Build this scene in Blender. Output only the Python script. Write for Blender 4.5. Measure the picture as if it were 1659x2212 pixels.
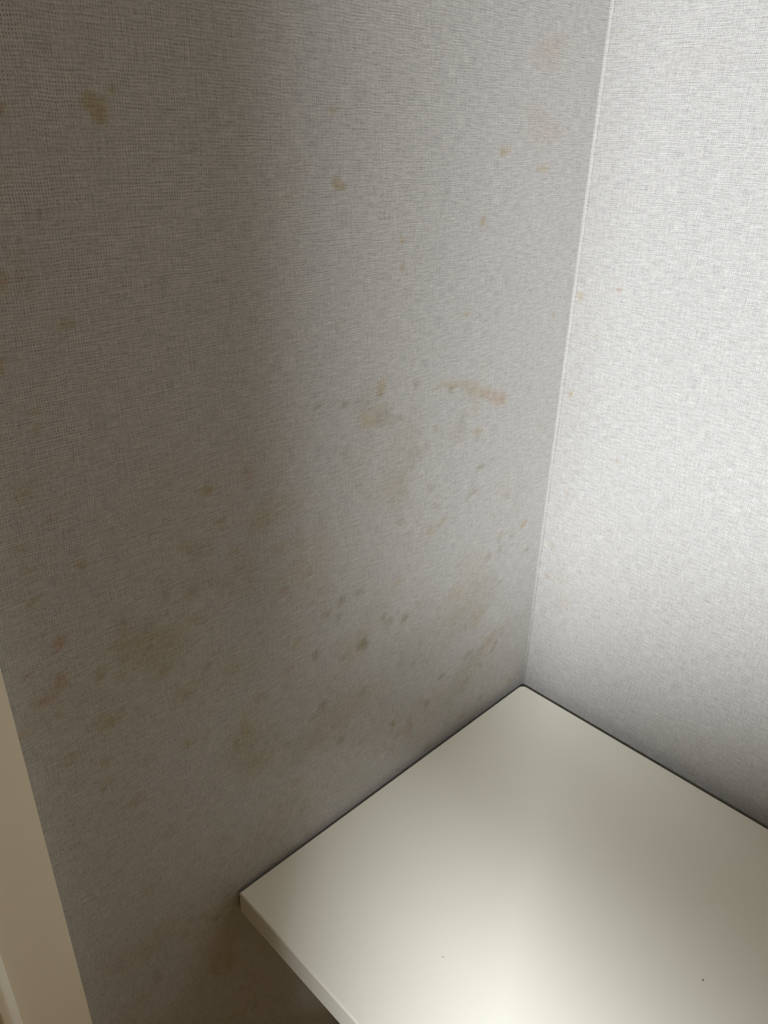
import bpy, bmesh, math, random
import numpy as np
from mathutils import Matrix, Vector

for o in list(bpy.data.objects):
    bpy.data.objects.remove(o, do_unlink=True)
scene = bpy.context.scene
COL = scene.collection
random.seed(4)

# ------------------------------------------------------------------ camera
# rows: world X, Y, Z expressed in camera axes (right, down, forward)
R = np.array([[0.7044787006577956, 0.33360827361097656, -0.6264305868153373],
              [0.7093945365673988, -0.3040509234459198, 0.6358556655719982],
              [0.021659912461260103, -0.892333208913569, -0.4508572861362931]])
FPX = 1634.0
CAM = np.array([0.461, -0.761, 1.42])
cd = bpy.data.cameras.new('camera')
cam = bpy.data.objects.new('camera', cd)
COL.objects.link(cam)
m = Matrix.Identity(4)
for i in range(3):
    m[i][0] = R[i, 0]; m[i][1] = -R[i, 1]; m[i][2] = -R[i, 2]; m[i][3] = CAM[i]
cam.matrix_world = m
cd.sensor_fit = 'HORIZONTAL'; cd.sensor_width = 36.0
cd.lens = FPX / 1659.0 * 36.0
cd.clip_start = 0.02
scene.camera = cam

def ray(px, py):
    v = np.array([px - 829.5, py - 1106.0, FPX])
    return R @ (v / np.linalg.norm(v))
def on_left(px, py):                       # photo pixel -> point on the left wall (x = 0)
    d = ray(px, py); return CAM + d * (-CAM[0] / d[0])
def on_right(px, py):                      # photo pixel -> point on the right wall (y = 0)
    d = ray(px, py); return CAM + d * (-CAM[1] / d[1])
def on_desk(px, py, z=0.72):
    d = ray(px, py); return CAM + d * ((z - CAM[2]) / d[2])

# ------------------------------------------------------------------ world, light, exposure
w = bpy.data.worlds.new('world'); scene.world = w
w.use_nodes = True
w.node_tree.nodes['Background'].inputs[0].default_value = (1.0, 0.86, 0.66, 1)
w.node_tree.nodes['Background'].inputs[1].default_value = 0.02
vs = scene.view_settings
vs.view_transform = 'Standard'; vs.look = 'None'; vs.gamma = 1.0; vs.use_curve_mapping = False
vs.exposure = 0.0

LAMP = (1.43, -2.22, 2.25)      # neutral linear floor lamp behind the viewer, head tilted at the corner
LAMP_AIM = (0.22, -0.12, 1.00)
LAMP_SIZE = (0.42, 0.14)
LAMP_SPREAD = 70.0
LAMP_POWER = 25.8
LAMP_COL = (0.905, 0.945, 1.0)
WARM = (2.86, -1.35, 1.50)      # added warm fill light on the wall across the room
WARM_POWER = 4.0
WARM_COL = (1.0, 0.66, 0.25)

# ------------------------------------------------------------------ node helpers
class NT:
    def __init__(self, name):
        self.mat = bpy.data.materials.new(name); self.mat.use_nodes = True
        self.t = self.mat.node_tree; self.bsdf = self.t.nodes['Principled BSDF']
    def n(self, typ, **kw):
        x = self.t.nodes.new(typ)
        for k, v in kw.items(): setattr(x, k, v)
        return x
    def put(self, sock, v):
        if isinstance(v, bpy.types.NodeSocket): self.t.links.new(v, sock)
        elif isinstance(v, (tuple, list)) and len(v) == 3 and sock.type == 'RGBA': sock.default_value = (*v, 1)
        else: sock.default_value = v
    def math(self, op, a, b=0.0, c=None, clamp=False):
        x = self.n('ShaderNodeMath', operation=op, use_clamp=clamp)
        self.put(x.inputs[0], a); self.put(x.inputs[1], b)
        if c is not None: self.put(x.inputs[2], c)
        return x.outputs[0]
    def comb(self, a, b, c=0.0):
        x = self.n('ShaderNodeCombineXYZ')
        for i, v in enumerate((a, b, c)): self.put(x.inputs[i], v)
        return x.outputs[0]
    def noise(self, vec, scale, detail=2.0, rough=0.5):
        x = self.n('ShaderNodeTexNoise')
        self.put(x.inputs['Vector'], vec); x.inputs['Scale'].default_value = scale
        x.inputs['Detail'].default_value = detail; x.inputs['Roughness'].default_value = rough
        return x.outputs['Fac']
    def mix(self, fac, a, b, blend='MIX'):
        x = self.n('ShaderNodeMix', data_type='RGBA', blend_type=blend)
        self.put(x.inputs[0], fac); self.put(x.inputs[6], a); self.put(x.inputs[7], b)
        return x.outputs[2]
    def bump(self, h, strength, dist):
        x = self.n('ShaderNodeBump'); self.put(x.inputs['Height'], h)
        x.inputs['Strength'].default_value = strength; x.inputs['Distance'].default_value = dist
        self.t.links.new(x.outputs[0], self.bsdf.inputs['Normal'])

def paint(name, col, rough=0.45, spec=0.4, var=0.02, bump=0.0, scale=18.0):
    g = NT(name)
    tc = g.n('ShaderNodeTexCoord').outputs['Object']
    nz = g.noise(tc, scale, 3)
    f = g.math('MULTIPLY_ADD', nz, 2 * var, 1 - var)
    c = g.mix(1.0, col, g.comb(f, f, f), 'MULTIPLY')
    g.put(g.bsdf.inputs['Base Color'], c)
    g.bsdf.inputs['Roughness'].default_value = rough
    g.bsdf.inputs['Specular IOR Level'].default_value = spec
    if bump: g.bump(g.noise(tc, 420, 2), bump, 0.0004)
    return g.mat

def wallpaper(name, stained=True, base=(0.386, 0.374, 0.352)):
    g = NT(name)
    tc = g.n('ShaderNodeTexCoord').outputs['Object']
    s = g.n('ShaderNodeSeparateXYZ'); g.put(s.inputs[0], tc)
    u = g.math('ADD', s.outputs[0], s.outputs[1]); v = s.outputs[2]
    uv = g.comb(u, v)
    # yarns wander a little
    w1 = g.math('MULTIPLY_ADD', g.noise(uv, 70, 2), 0.0030, -0.0015)
    w2 = g.math('MULTIPLY_ADD', g.noise(g.comb(v, u, 3.1), 55, 2), 0.0034, -0.0017)
    uu = g.math('ADD', u, w1); vv = g.math('ADD', v, w2)
    P = 0.00172
    sv = g.math('MULTIPLY_ADD', g.math('SINE', g.math('MULTIPLY', vv, 2 * math.pi / (P * 1.12))), 0.5, 0.5)
    su = g.math('MULTIPLY_ADD', g.math('SINE', g.math('MULTIPLY', uu, 2 * math.pi / P)), 0.5, 0.5)
    hole = g.math('MULTIPLY', sv, su)
    hole = g.math('POWER', hole, 1.6)
    # slubs: yarns of uneven thickness, long along the weft and along the warp
    hs = g.noise(g.comb(g.math('MULTIPLY', u, 0.11), v, 0.0), 620, 3, 0.65)
    vs_ = g.noise(g.comb(u, g.math('MULTIPLY', v, 0.10), 7.0), 600, 3, 0.65)
    gap_h = g.math('MULTIPLY', g.math('SUBTRACT', hs, 0.50), 2.7)
    gap_v = g.math('MULTIPLY', g.math('SUBTRACT', vs_, 0.50), 1.7)
    fine = g.math('MULTIPLY', g.math('SUBTRACT', g.noise(uv, 520, 2, 0.7), 0.5), 2.2)
    mottle = g.noise(uv, 40, 4, 0.65)
    amp = g.math('MAXIMUM', g.math('MULTIPLY_ADD', mottle, 4.6, -1.15), 0.15)
    d = g.math('ADD', g.math('MULTIPLY', g.math('SUBTRACT', hole, 0.2), g.math('MULTIPLY', amp, 1.15)), g.math('ADD', gap_h, gap_v))
    d = g.math('ADD', d, fine)
    f = g.math('MULTIPLY_ADD', d, -0.30, 1.0)
    f = g.math('MULTIPLY', f, g.math('MULTIPLY_ADD', g.noise(uv, 5, 3), 0.10, 0.95))
    f = g.math('MINIMUM', g.math('MAXIMUM', f, 0.25), 1.6)
    c = g.mix(1.0, base, g.comb(f, f, f), 'MULTIPLY')
    if stained:
        at = g.n('ShaderNodeAttribute', attribute_name='stain')
        sp = g.n('ShaderNodeSeparateColor'); g.put(sp.inputs[0], at.outputs['Color'])
        br = g.math('MULTIPLY_ADD', g.noise(uv, 230, 4, 0.7), 2.4, -0.12)
        for k, tint in enumerate(((0.88, 0.77, 0.54), (0.72, 0.70, 0.56), (0.90, 0.71, 0.56))):
            fac = g.math('MULTIPLY', sp.outputs[k], br, clamp=True)
            c = g.mix(fac, c, g.mix(1.0, c, tint, 'MULTIPLY'))
    g.put(g.bsdf.inputs['Base Color'], c)
    g.bsdf.inputs['Roughness'].default_value = 0.72
    g.bsdf.inputs['Specular IOR Level'].default_value = 0.22
    g.bump(g.math('MULTIPLY', d, -1.0), 0.32, 0.00035)
    return g.mat

def wood(name, c1, c2, axis=0):
    g = NT(name)
    tc = g.n('ShaderNodeTexCoord').outputs['Object']
    s = g.n('ShaderNodeSeparateXYZ'); g.put(s.inputs[0], tc)
    sc = [40.0, 40.0, 40.0]; sc[axis] = 2.0
    vec = g.comb(*[g.math('MULTIPLY', s.outputs[i], sc[i]) for i in range(3)])
    g.put(g.bsdf.inputs['Base Color'], g.mix(g.noise(vec, 1.0, 4), c1, c2))
    g.bsdf.inputs['Roughness'].default_value = 0.5
    return g.mat

def emit(name, col, strength):
    g = NT(name)
    g.put(g.bsdf.inputs['Base Color'], (0.9, 0.9, 0.9))
    g.bsdf.inputs['Emission Color'].default_value = (*col, 1)
    g.bsdf.inputs['Emission Strength'].default_value = strength
    return g.mat

M = dict(
    paper=wallpaper('linen_wallpaper'),
    paper_plain=wallpaper('linen_wallpaper_clean', stained=False),
    desk=paint('cream_laminate', (0.80, 0.778, 0.665), 0.38, 0.42, 0.012, 0.03),
    trim=paint('cream_trim_paint', (0.91, 0.87, 0.75), 0.40, 0.45, 0.015, 0.03),
    door=paint('grey_white_door_paint', (0.42, 0.41, 0.38), 0.5, 0.4),
    ceil=paint('ceiling_paint', (0.74, 0.71, 0.64), 0.9, 0.1),
    light_blocker=wood('blocker_wood', (0.30, 0.21, 0.12), (0.42, 0.31, 0.19), 2),  # used only by the added light blockers
    board=wood('floor_wood', (0.40, 0.26, 0.14), (0.52, 0.37, 0.22), 1),
    steel=paint('brushed_steel', (0.55, 0.55, 0.55), 0.3, 0.5),
    black=paint('black_fleck', (0.012, 0.011, 0.010), 0.7, 0.2),
    scuff=paint('grey_fleck', (0.48, 0.46, 0.41), 0.7, 0.2),
    shade=paint('grey_shade_sheet', (0.30, 0.28, 0.25), 0.6, 0.3),  # grey of the added sheet that shades the desk
    glow=emit('lamp_head_glow', LAMP_COL, 3.0),
    fill_glow=emit('fill_diffuser_glow', WARM_COL, 2.0),
)

# ------------------------------------------------------------------ object helpers
def link(name, me, mat, parent=None, loc=(0, 0, 0), smooth=False):
    o = bpy.data.objects.new(name, me); COL.objects.link(o)
    if mat: me.materials.append(mat)
    o.location = loc
    if parent: o.parent = parent
    if smooth:
        for p in me.polygons: p.use_smooth = True
    return o
def empty(name, loc, label=None, cat=None):
    o = bpy.data.objects.new(name, None); COL.objects.link(o); o.location = loc
    o.empty_display_size = 0.05
    if label: o['label'] = label; o['category'] = cat
    return o
def struct(o, label=None):
    o['kind'] = 'structure'
    if label: o['label'] = label
    return o
def bm_mesh(bm, name='mesh'):
    me = bpy.data.meshes.new(name); bm.normal_update(); bm.to_mesh(me); bm.free(); return me
def box(x0, x1, y0, y1, z0, z1, bevel=0.0, seg=2):
    bm = bmesh.new(); bmesh.ops.create_cube(bm, size=1.0)
    for v in bm.verts:
        v.co = Vector((x0 if v.co.x < 0 else x1, y0 if v.co.y < 0 else y1, z0 if v.co.z < 0 else z1))
    if bevel: bmesh.ops.bevel(bm, geom=bm.edges[:], offset=bevel, segments=seg, affect='EDGES', profile=0.5)
    return bm_mesh(bm)
def prism(poly, z0, z1):                                   # plan outline (x, y) extruded in z
    bm = bmesh.new()
    a = [bm.verts.new((x, y, z0)) for x, y in poly]; b = [bm.verts.new((x, y, z1)) for x, y in poly]
    n = len(poly)
    for i in range(n): bm.faces.new((a[i], a[(i + 1) % n], b[(i + 1) % n], b[i]))
    bm.faces.new(a[::-1]); bm.faces.new(b)
    bmesh.ops.recalc_face_normals(bm, faces=bm.faces)
    return bm_mesh(bm)
def lathe(prof, seg=40):
    bm = bmesh.new(); rings = []
    for r, z in prof:
        rings.append([bm.verts.new((r * math.cos(2 * math.pi * k / seg), r * math.sin(2 * math.pi * k / seg), z)) for k in range(seg)])
    for A, B in zip(rings, rings[1:]):
        for k in range(seg): bm.faces.new((A[k], A[(k + 1) % seg], B[(k + 1) % seg], B[k]))
    bm.faces.new(rings[0]); bm.faces.new(rings[-1])
    bmesh.ops.recalc_face_normals(bm, faces=bm.faces)
    return bm_mesh(bm)

# ------------------------------------------------------------------ stains (pixels of the photo -> places on the wall)
# kind 0 yellow-brown, 1 olive grey, 2 rust / pink;   px, py, rx, ry, strength
ST_L = [
    (211, 232, 24, 34, .95, 0), (222, 246, 18, 22, .5, 0), (246, 192, 12, 12, .55, 0), (205, 205, 14, 12, .35, 0),
    (725, 237, 11, 9, .6, 0), (735, 399, 16, 14, .75, 0), (745, 408, 8, 6, .4, 0), (873, 520, 7, 8, .7, 0), (875, 579, 7, 8, .7, 0),
    (1049, 478, 6, 9, .8, 0), (1096, 327, 11, 11, .6, 0), (1178, 365, 10, 9, .6, 0), (1012, 680, 6, 6, .5, 0), (1201, 680, 4, 4, .7, 0),
    (733, 711, 5, 8, .6, 1), (828, 835, 10, 20, .55, 0), (830, 850, 5, 8, .5, 0), (800, 870, 34, 26, .22, 1), (830, 903, 20, 16, .5, 1),
    (800, 914, 20, 12, .55, 0), (860, 908, 14, 10, .35, 1), (812, 890, 30, 12, .25, 0), (750, 875, 8, 8, .6, 1), (690, 881, 9, 9, .5, 1),
    (965, 831, 20, 7, .38, 0), (995, 833, 22, 8, .45, 0), (1022, 838, 18, 9, .38, 0), (1045, 848, 18, 11, .45, 0), (1065, 856, 16, 12, .5, 2),
    (1083, 864, 14, 10, .55, 2), (1093, 867, 7, 9, .5, 0), (1030, 878, 10, 18, .25, 0), (1037, 934, 9, 7, .6, 0), (945, 930, 8, 7, .4, 1),
    (995, 938, 16, 22, .25, 1), (1043, 1010, 7, 7, .6, 1), (1025, 1067, 12, 6, .5, 1), (1135, 1133, 6, 7, .7, 0), (1085, 1158, 5, 7, .5, 0),
    (1083, 1188, 6, 6, .45, 1), (1110, 1158, 4, 5, .5, 1), (1142, 1190, 4, 5, .6, 1), (1058, 1206, 5, 5, .5, 1), (960, 1130, 9, 9, .4, 0),
    (936, 1148, 16, 9, .35, 0), (870, 1130, 9, 9, .4, 1), (870, 990, 45, 80, .22, 1), (850, 1060, 40, 40, .18, 0), (905, 985, 20, 22, .3, 1),
    (780, 1000, 60, 50, .15, 1), (1000, 1300, 44, 30, .20, 0), (985, 1282, 14, 14, .3, 0), (1035, 1335, 18, 14, .35, 0), (940, 1380, 80, 40, .14, 1),
    (743, 1300, 9, 9, .75, 1), (709, 1330, 11, 8, .65, 1), (736, 1336, 8, 9, .5, 1), (781, 1282, 14, 5, .45, 1), (832, 1337, 8, 7, .65, 1),
    (846, 1345, 9, 9, .5, 1), (879, 1337, 7, 10, .65, 1), (788, 1395, 11, 14, .8, 1), (792, 1384, 7, 6, .4, 1), (686, 1419, 9, 8, .8, 1),
    (646, 1390, 9, 9, .5, 0), (1015, 1416, 9, 7, .55, 1), (1060, 1383, 11, 10, .4, 0), (1054, 1400, 14, 8, .3, 0), (1028, 1428, 20, 12, .3, 1),
    (1068, 1406, 4, 4, .6, 1), (1075, 1391, 4, 4, .6, 1), (1042, 1440, 4, 4, .7, 1), (957, 1464, 6, 5, .6, 1), (1000, 1462, 22, 14, .3, 1),
    (986, 1500, 30, 20, .25, 1), (852, 1567, 5, 5, .8, 1), (785, 1604, 7, 5, .5, 1), (741, 1602, 9, 8, .5, 1), (788, 1497, 8, 8, .5, 1),
    (868, 1586, 16, 10, .35, 2), (890, 1577, 9, 12, .4, 2), (887, 1562, 8, 6, .35, 2), (912, 1530, 16, 18, .2, 2), (950, 1500, 14, 14, .2, 2),
    (452, 1061, 12, 14, .85, 0), (408, 1184, 18, 14, .4, 0), (440, 1195, 30, 18, .25, 1), (511, 1195, 16, 10, .45, 0), (608, 1185, 20, 12, .4, 0),
    (570, 1130, 26, 12, .35, 0), (600, 1100, 50, 40, .25, 0), (640, 1245, 40, 30, .25, 0), (520, 1250, 50, 30, .25, 0), (430, 1340, 30, 14, .3, 0),
    (505, 1450, 16, 14, .35, 0), (452, 1444, 10, 9, .55, 1), (400, 1500, 26, 14, .3, 0), (355, 1452, 18, 14, .45, 0), (340, 1405, 60, 36, .30, 0),
    (300, 1385, 34, 14, .35, 0), (258, 1402, 18, 12, .55, 0), (270, 1348, 18, 8, .4, 1), (222, 1462, 14, 14, .5, 0), (266, 1466, 12, 10, .45, 0),
    (180, 1225, 14, 8, .75, 0), (168, 1250, 18, 10, .25, 0), (147, 703, 17, 14, .6, 0), (82, 888, 10, 10, .6, 0), (83, 927, 9, 10, .6, 0),
    (4, 790, 12, 16, .9, 0), (6, 606, 14, 16, .7, 2), (4, 630, 12, 20, .4, 0), (50, 600, 30, 40, .22, 2), (3, 235, 14, 18, .6, 2), (12, 380, 10, 8, .4, 0),
    (62, 1065, 30, 24, .3, 0), (42, 1078, 6, 5, .5, 2), (116, 1124, 14, 8, .45, 2), (45, 1190, 18, 10, .4, 0), (74, 1305, 14, 10, .6, 0),
    (98, 1376, 9, 8, .4, 1), (132, 1393, 17, 14, .8, 2), (64, 1464, 7, 5, .9, 2), (135, 1478, 20, 14, .7, 2), (105, 1515, 28, 14, .5, 2),
    (130, 1545, 10, 8, .5, 0), (235, 1565, 26, 14, .55, 0), (260, 1550, 14, 12, .4, 0), (155, 1645, 12, 20, .45, 0), (230, 1655, 12, 12, .55, 0),
    (232, 1700, 14, 10, .5, 0), (160, 1700, 10, 9, .4, 0), (412, 1611, 16, 7, .5, 0), (448, 1596, 8, 12, .4, 0), (535, 1572, 12, 30, .4, 0),
    (518, 1612, 8, 10, .45, 0), (560, 1513, 16, 8, .4, 0), (583, 1508, 6, 6, .4, 0), (235, 1748, 12, 8, .4, 0), (160, 1782, 10, 8, .4, 0),
    (184, 1834, 8, 6, .4, 0), (290, 1740, 14, 10, .35, 0), (378, 1793, 10, 12, .3, 0), (325, 1930, 14, 12, .3, 0),
    (500, 2072, 14, 24, .5, 0), (470, 2085, 12, 20, .5, 0), (486, 2098, 16, 10, .4, 0), (520, 1995, 40, 24, .25, 1), (560, 1985, 26, 20, .25, 1),
    (345, 2115, 10, 12, .45, 1), (1190, 120, 40, 26, .16, 2), (1180, 275, 42, 34, .18, 2), (1210, 90, 26, 26, .12, 2),
    (640, 370, 26, 30, .14, 2), (620, 430, 30, 24, .14, 0), (430, 1100, 220, 110, .10, 0), (330, 1450, 240, 120, .13, 0), (700, 1230, 200, 120, .10, 1),
]
ST_R = [
    (1248, 640, 7, 10, .6, 0), (1332, 627, 5, 5, .7, 2), (1228, 854, 5, 8, .6, 0), (1328, 999, 5, 4, .6, 2), (1220, 1070, 4, 5, .5, 2),
    (1177, 1247, 6, 5, .5, 2), (1283, 730, 5, 6, .35, 0), (1262, 705, 4, 5, .35, 0), (1335, 66, 6, 5, .35, 0), (1218, 1302, 16, 14, .18, 0),
    (1205, 1255, 12, 16, .15, 0), (1186, 1180, 8, 10, .25, 0), (1500, 130, 60, 40, .04, 2),
]
def stain_field(spots, place, ax, A, Z, extra):
    f = np.zeros((len(Z), len(A), 3))
    AA, ZZ = np.meshgrid(A, Z)
    def add(c, ra, rz, s, k, ph):
        da = (AA - c[0]) / ra; dz = (ZZ - c[1]) / rz
        msk = (abs(da) < 2.2) & (abs(dz) < 2.2)
        if not msk.any(): return
        th = np.arctan2(dz, da); r = np.hypot(da, dz)
        wob = 1 + .20 * np.sin(2 * th + ph) + .13 * np.sin(3 * th + 2.3 * ph) + .09 * np.sin(5 * th + 4.1 * ph)
        q = np.clip((1.42 - r / wob) / .95, 0, 1)
        q = q * q * (3 - 2 * q) * s * msk
        f[:, :, k] = 1 - (1 - f[:, :, k]) * (1 - q)
    rng = random.Random(11)
    for px, py, rx, ry, s, k in spots:
        c = place(px, py); dx = place(px + 1, py); dy = place(px, py + 1)
        sa = abs(dx[ax] - c[ax]) * rx + 0.25 * abs(dy[ax] - c[ax]) * ry
        sz = abs(dy[2] - c[2]) * ry + 0.25 * abs(dx[2] - c[2]) * rx
        add((c[ax], c[2]), max(sa, .0016), max(sz, .0016), s, k, rng.uniform(0, 6.28))
    for c, ra, rz, s, k in extra: add(c, ra, rz, s, k, rng.uniform(0, 6.28))
    return f
rng = random.Random(5)
extra_l = []
for i in range(260):                                        # faint foxing scattered over the damp lower wall
    y = -rng.uniform(.01, .66); z = .50 + .72 * rng.random() ** 1.5
    r = rng.uniform(.0020, .0062)
    extra_l.append(((y, z), r * rng.uniform(.8, 1.5), r, rng.uniform(.12, .42), rng.choice((0, 0, 1, 1, 2) if y < -.4 else (0, 1, 1, 1))))
for i in range(46):                                         # broad faint damp patches
    y = -rng.uniform(.03, .64); z = .48 + .62 * rng.random() ** 1.2
    r = rng.uniform(.014, .036)
    extra_l.append(((y, z), r * rng.uniform(.8, 1.6), r, rng.uniform(.14, .34) * (1.0 if y < -.33 else .5), rng.choice((0, 0, 1) if y < -.33 else (0, 1, 1))))

def wall_grid(name, mat, ax, A, Z, spots=None, place=None, extra=(), flip=False, off=0.0):
    na, nz = len(A), len(Z)
    AA, ZZ = np.meshgrid(A, Z)
    co = np.zeros((nz * na, 3)); co[:, ax] = AA.ravel(); co[:, 2] = ZZ.ravel(); co[:, 1 - ax] = off
    i = (np.arange(nz - 1)[:, None] * na + np.arange(na - 1)[None, :]).ravel()
    q = np.stack([i, i + 1, i + na + 1, i + na], 1)
    if flip: q = q[:, ::-1]
    me = bpy.data.meshes.new(name)
    me.from_pydata(co.tolist(), [], q.tolist())
    if spots is not None:
        f = stain_field(spots, place, ax, A, Z, extra).reshape(-1, 3)
        a = me.color_attributes.new('stain', 'FLOAT_COLOR', 'POINT')
        a.data.foreach_set('color', np.hstack([f, np.ones((len(f), 1))]).astype(np.float32).ravel())
    me.update()
    return link(name, me, mat)

ROOM_X, ROOM_Y, ROOM_Z = 2.9, -3.2, 2.40
GX, GY = -.003, .005           # the papered walls stand a hair behind the desk edges
fa = np.concatenate([[ROOM_Y, -2.0, -1.2], np.arange(-.74, 0.0005, .0025)]); fa[-1] = GY
fz = np.concatenate([[0.0, .15], np.arange(.30, 1.62, .0025), [1.9, ROOM_Z]])
struct(wall_grid('wall_left', M['paper'], 1, fa, fz, ST_L, on_left, extra_l, off=GX), 'stained grey linen wallpaper wall in shade on the left')
ga = np.concatenate([[GX], np.arange(0, .42, .0025), [.8, 1.6, ROOM_X]])
gz = np.concatenate([[0.0, .3], np.arange(.66, 1.62, .0025), [1.9, ROOM_Z]])
struct(wall_grid('wall_right', M['paper'], 0, ga, gz, ST_R, on_right, flip=False, off=GY), 'brightly lit pale linen wallpaper wall on the right')
struct(wall_grid('wall_back', M['paper_plain'], 0, np.array([GX, ROOM_X]), np.array([0, ROOM_Z]), flip=True, off=ROOM_Y), 'plain wallpapered wall behind the viewer')
struct(wall_grid('wall_far', M['paper_plain'], 1, np.array([ROOM_Y, GY]), np.array([0, ROOM_Z]), flip=True, off=ROOM_X), 'plain wallpapered wall across the room')
struct(link('ceiling', box(GX, ROOM_X, ROOM_Y, GY, ROOM_Z, ROOM_Z + .05), M['ceil']), 'plain painted ceiling')
fl = struct(link('floor', box(GX, ROOM_X, ROOM_Y, GY, -.06, -.012), M['board']), 'wooden plank floor')
pm = box(0.001, .1435, .003, 3.197, 0, .012, .0012, 1); pm.materials.append(M['board'])
for k in range(20):
    link('plank', pm, None, fl, (k * .145, ROOM_Y, -.012))

# pale raised paper edge folded into the corner
poly = []
r = .0032
for k in range(7):
    a = math.pi + k / 6 * math.pi / 2
    poly.append((r + r * math.cos(a), -(r + r * math.sin(a))))
poly = [(GX, GY)] + [(x + GX, y + GY) for x, y in poly]
struct(link('trim_3', prism(poly, 0.0, ROOM_Z), M['paper_plain'], smooth=True), 'pale filled seam where the two papered walls meet')

# ------------------------------------------------------------------ closet door and casing at the left edge of the frame
def casing(name, prof, label):
    return struct(link(name, prism(prof, 0.0, 2.02), M['trim']), label)
def round_pts(cx, cy, rr, a0, a1, n=6):
    return [(cx + rr * math.cos(a0 + (a1 - a0) * k / n), cy + rr * math.sin(a0 + (a1 - a0) * k / n)) for k in range(n + 1)]
YA, YB = -.6582, -.7062
prof = [(GX, YA), (.0200, YA), (.0200, YB), (.0215, YB - .0008), (.0252, YB - .0048), (.0262, YB - .0066), (.0264, YB - .0085),
        (.0262, YB - .0120), (.0250, YB - .0136), (.0225, YB - .0140), (GX, YB - .0140)]
casing('trim_1', prof, 'cream painted door casing with raised bead at the lower left')
YC = -1.045
casing('trim_2', [(GX, YC), (.020, YC), (.020, YC + .042), (.013, YC + .049), (GX, YC + .055)], 'cream painted door casing beside the tall light blocker')
d = struct(link('door_1', box(GX, .006, YC + .055, YB - .0142, .01, 1.98), M['door']), 'flush grey white closet door')
kn = lathe([(.004, 0), (.008, .002), (.008, .016), (.018, .022), (.021, .032), (.016, .040), (.004, .042)], 24)
k = link('door_handle', kn, M['steel'], d, (.006, -.94, .95), True); k.rotation_euler = (0, math.pi / 2, 0)

# ------------------------------------------------------------------ desk
dk = empty('desk', (0.55, -0.25, 0), 'cream white desk with slightly rounded corners pushed into the papered corner', 'desk')
pc, pl = on_desk(1128, 1478), on_desk(516, 1928)
pr, pf = on_desk(1659, 1790), on_desk(750, 2188)
def meet(p, d1, q, d2):
    A = np.array([[d1[0], -d2[0]], [d1[1], -d2[1]]]); t = np.linalg.solve(A, (q - p)[:2]); return p[:2] + d1[:2] * t[0]
ed = pl - pc; er = pr - pc; ef = pf - pl
DL = 1.20
corners = [pc[:2], pl[:2], pl[:2] + ef[:2] / np.linalg.norm(ef[:2]) * DL, pc[:2] + er[:2] / np.linalg.norm(er[:2]) * DL]
def rounded_plan(pts, rad, n=5):
    out = []
    for i in range(4):
        p0, p1, p2 = pts[i - 1], pts[i], pts[(i + 1) % 4]
        a = (p0 - p1) / np.linalg.norm(p0 - p1); b = (p2 - p1) / np.linalg.norm(p2 - p1)
        rr = rad[i]; c = p1 + (a + b) * rr
        for k in range(n + 1):
            th = k / n * math.pi / 2
            out.append(c - b * rr * math.cos(th) - a * rr * math.sin(th))
    return out
plan = rounded_plan(corners, (.0075, .0012, .006, .006))
cen = np.mean(corners, axis=0)
def inset(plan, dist):
    n = len(plan); out = []
    for i in range(n):
        p = plan[i]; q = p + np.array([np.sign(cen[0] - p[0]), np.sign(cen[1] - p[1])]) * dist; out.append(q)
    return out
bm = bmesh.new(); ZT, TH = .72, .0325
layers = []
for dz, ins in ((0, .0016), (-.0005, .0007), (-.0016, 0), (-TH + .0035, 0), (-TH + .0010, .0010), (-TH, .0035)):
    layers.append([bm.verts.new((p[0] - .55, p[1] + .25, ZT + dz)) for p in inset(plan, ins)])
n = len(plan)
for A, B in zip(layers, layers[1:]):
    for i in range(n): bm.faces.new((A[i], B[i], B[(i + 1) % n], A[(i + 1) % n]))
bm.faces.new(layers[0]); bm.faces.new(layers[-1][::-1])
bmesh.ops.recalc_face_normals(bm, faces=bm.faces)
top = link('desk_top', bm_mesh(bm), M['desk'], dk)
lm = box(-.02, .02, -.02, .02, 0, ZT - TH, .002); lm.materials.append(M['desk'])
for lx in (.26, 1.12):
    for ly in (-.07, -.43): link('leg', lm, None, dk, (lx - .55, ly + .25, 0))
link('side_gap_blocker', box(.016 - .55, .034 - .55, -.30 + .25, -.035 + .25, 0, ZT - TH), M['desk'], dk)  # added out of sight to keep light out of the left gap
link('back_gap_blocker', box(.036 - .55, 1.15 - .55, -.036 + .25, -.020 + .25, .30, ZT - TH), M['desk'], dk)  # added out of sight to keep the right wall gap dark
link('apron', box(.28 - .55, 1.10 - .55, -.08 + .25, -.062 + .25, ZT - TH - .08, ZT - TH), M['desk'], dk)

def fleck(name, px, py, sx, sy, h, rot, mat, label):
    p = on_desk(px, py)
    bm = bmesh.new(); bmesh.ops.create_icosphere(bm, subdivisions=2, radius=1.0)
    rg = random.Random(int(px))
    for v in bm.verts:
        f = 1 + rg.uniform(-.22, .22); v.co = Vector((v.co.x * sx * f, v.co.y * sy * f, max(v.co.z, -.35) * h + .35 * h))
    o = link(name, bm_mesh(bm), M[mat], None, (p[0], p[1], ZT), True); o.rotation_euler.z = rot
    o['label'] = label; o['category'] = 'speck'
    return o
fleck('crumb', 1519, 2117, .0007, .0005, .0005, .6, 'black', 'tiny black speck on the shaded right side of the white desk')
fleck('dust_fleck', 957, 2068, .0015, .0004, .0003, .75, 'scuff', 'tiny pale grey fleck on the bright front of the white desk')

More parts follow.
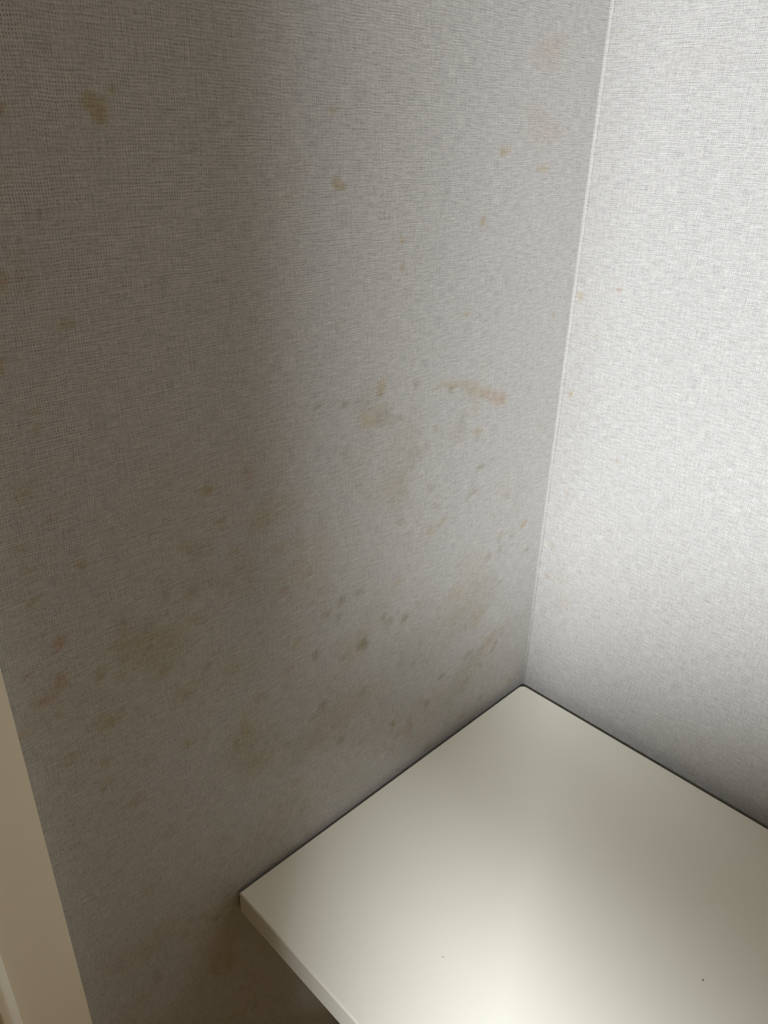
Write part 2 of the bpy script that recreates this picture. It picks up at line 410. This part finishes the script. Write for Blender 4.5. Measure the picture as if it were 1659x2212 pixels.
# ------------------------------------------------------------------ lamps and added light blockers, out of view
WX, WY0, WY1 = .62, -1.886, -1.086  # added unseen cabinet; its front edge shades the left wall
wd = empty('light_blocker', (0.28, -1.45, 0), 'unseen tall wooden cabinet added behind the viewer to block light', 'light_blocker')
link('body', box(.004 - .28, WX - .02 - .28, WY0 + 1.45, WY1 + 1.45, 0, 2.2, .002), M['light_blocker'], wd)
for s in (0, 1):
    y0 = WY0 + .002 + s * .4; dd = link('door', box(WX - .02 - .28, WX - .28, y0 + 1.45, y0 + .396 + 1.45, .06, 2.198, .002), M['light_blocker'], wd)
    yy = WY0 + .40 + (-.03 if s == 0 else .03)
    link('handle', box(WX - .28, WX + .018 - .28, yy - .005 + 1.45, yy + .005 + 1.45, 1.0, 1.14, .003), M['steel'], dd)

dl = empty('floor_lamp', (LAMP[0], LAMP[1], 0), 'tall white floor lamp with a slim linear head behind the viewer', 'lamp')
aim = (Vector(LAMP_AIM) - Vector(LAMP)).normalized()
rx = Vector((1, 0, 0)); rx = (rx - aim * rx.dot(aim)).normalized(); rz = -aim; ry = rz.cross(rx)
LM = Matrix(((rx.x, ry.x, rz.x, 0), (rx.y, ry.y, rz.y, 0), (rx.z, ry.z, rz.z, LAMP[2]), (0, 0, 0, 1)))
lw, lh = LAMP_SIZE[0] / 2, LAMP_SIZE[1] / 2
hs_ = link('housing', box(-lw - .006, lw + .006, -lh - .004, lh + .004, .004, .032, .003), M['ceil'], dl); hs_.matrix_local = LM
df = link('diffuser', box(-lw, lw, -lh, lh, .0008, .006, .0004), M['glow'], dl); df.matrix_local = LM
back = rz * .045
link('base', lathe([(.002, .022), (.10, .020), (.14, .012), (.14, 0), (.002, 0)], 40), M['ceil'], dl, (back.x, back.y, 0), True)
link('pole', lathe([(.011, .02), (.011, LAMP[2] + back.z + .01), (.009, LAMP[2] + back.z + .015)], 20), M['steel'], dl, (back.x, back.y, 0), True)
ld = bpy.data.lights.new('lamp_beam', 'AREA'); ld.shape = 'RECTANGLE'; ld.size = LAMP_SIZE[0]; ld.size_y = LAMP_SIZE[1]
ld.energy = LAMP_POWER; ld.color = LAMP_COL; ld.spread = math.radians(LAMP_SPREAD)
lo = bpy.data.objects.new('lamp_beam', ld); COL.objects.link(lo); lo.parent = dl; lo.matrix_local = LM

wl = empty('warm_fill', (ROOM_X, WARM[1], WARM[2]), 'round warm fill light added on the wall across the room', 'lamp')  # added fill, not a known fixture of the room
o = link('backplate', lathe([(.002, .001), (.10, .001), (.10, .018), (.002, .018)]), M['ceil'], wl); o.rotation_euler = (0, -math.pi / 2, 0)
o = link('diffuser', lathe([(.118, .016), (.122, .022), (.105, .034), (.06, .040), (.002, .042)]), M['fill_glow'], wl, smooth=True); o.rotation_euler = (0, -math.pi / 2, 0)
ld = bpy.data.lights.new('fill_glow', 'AREA'); ld.shape = 'DISK'; ld.size = .24; ld.energy = WARM_POWER; ld.color = WARM_COL
lo = bpy.data.objects.new('fill_glow', ld); COL.objects.link(lo); lo.parent = wl; lo.location = (-.05, 0, 0); lo.rotation_euler = (0, math.pi / 2, 0)

# added light blocker in front of the desk, below the frame
ch = empty('seat_blocker', (.52, -.74, 0), 'unseen wooden seat added in front of the white desk to block light', 'chair_blocker')
link('seat', box(-.20, .20, -.20, .20, .43, .455, .008), M['light_blocker'], ch)
bk = link('backrest', box(-.20, .20, -.012, .012, .62, .96, .008), M['light_blocker'], ch, (0, -.19, 0))
for sx in (-.17, .17):
    link('leg', box(sx - .018, sx + .018, .15, .186, 0, .43, .003), M['light_blocker'], ch)
    link('leg', box(sx - .018, sx + .018, -.205, -.169, 0, .43, .003), M['light_blocker'], ch)
    link('back_post', box(sx - .016, sx + .016, -.203, -.175, .455, .96, .003), M['light_blocker'], ch)

# added unseen sheet, its outline shaped to shade the back of the desk
CASTER = (1.15, -1.366, 1.66)
pn = empty('hanging_shade_caster', (CASTER[0], CASTER[1], ROOM_Z), 'unseen grey triangular sheet added behind the viewer to shade the desk', 'shade_caster')
KX = np.linspace(.64, 1.5, 5); KZ = (1.606, 1.619, 1.632, 1.648, 1.671); KR = (.003, .034, .126, .190, .234)
bm = bmesh.new(); rows = []
for x in np.linspace(.64, 1.5, 30):
    zc, rr = np.interp(x, KX, KZ) - CASTER[2], np.interp(x, KX, KR)
    wv = .004 * math.sin(x * 21)
    rows.append([bm.verts.new((x - CASTER[0], wv + dy, zc + rr * sz)) for dy, sz in ((-.002, -1), (-.002, 0), (-.002, 1), (.002, 1), (.002, 0), (.002, -1))])
for A, B in zip(rows, rows[1:]):
    for k in range(6): bm.faces.new((A[k], A[(k + 1) % 6], B[(k + 1) % 6], B[k]))
bm.faces.new(rows[0]); bm.faces.new(rows[-1])
bmesh.ops.recalc_face_normals(bm, faces=bm.faces)
link('shade_sheet', bm_mesh(bm), M['shade'], pn, (0, 0, CASTER[2] - ROOM_Z))
for x in (.66, 1.49):
    z1 = np.interp(x, KX, KZ) + np.interp(x, KX, KR) - .002 - ROOM_Z
    bm = bmesh.new()
    bmesh.ops.create_cone(bm, cap_ends=True, segments=8, radius1=.0015, radius2=.0015, depth=-z1)
    link('cord', bm_mesh(bm), M['shade'], pn, (x - CASTER[0], .004 * math.sin(x * 21), z1 / 2))
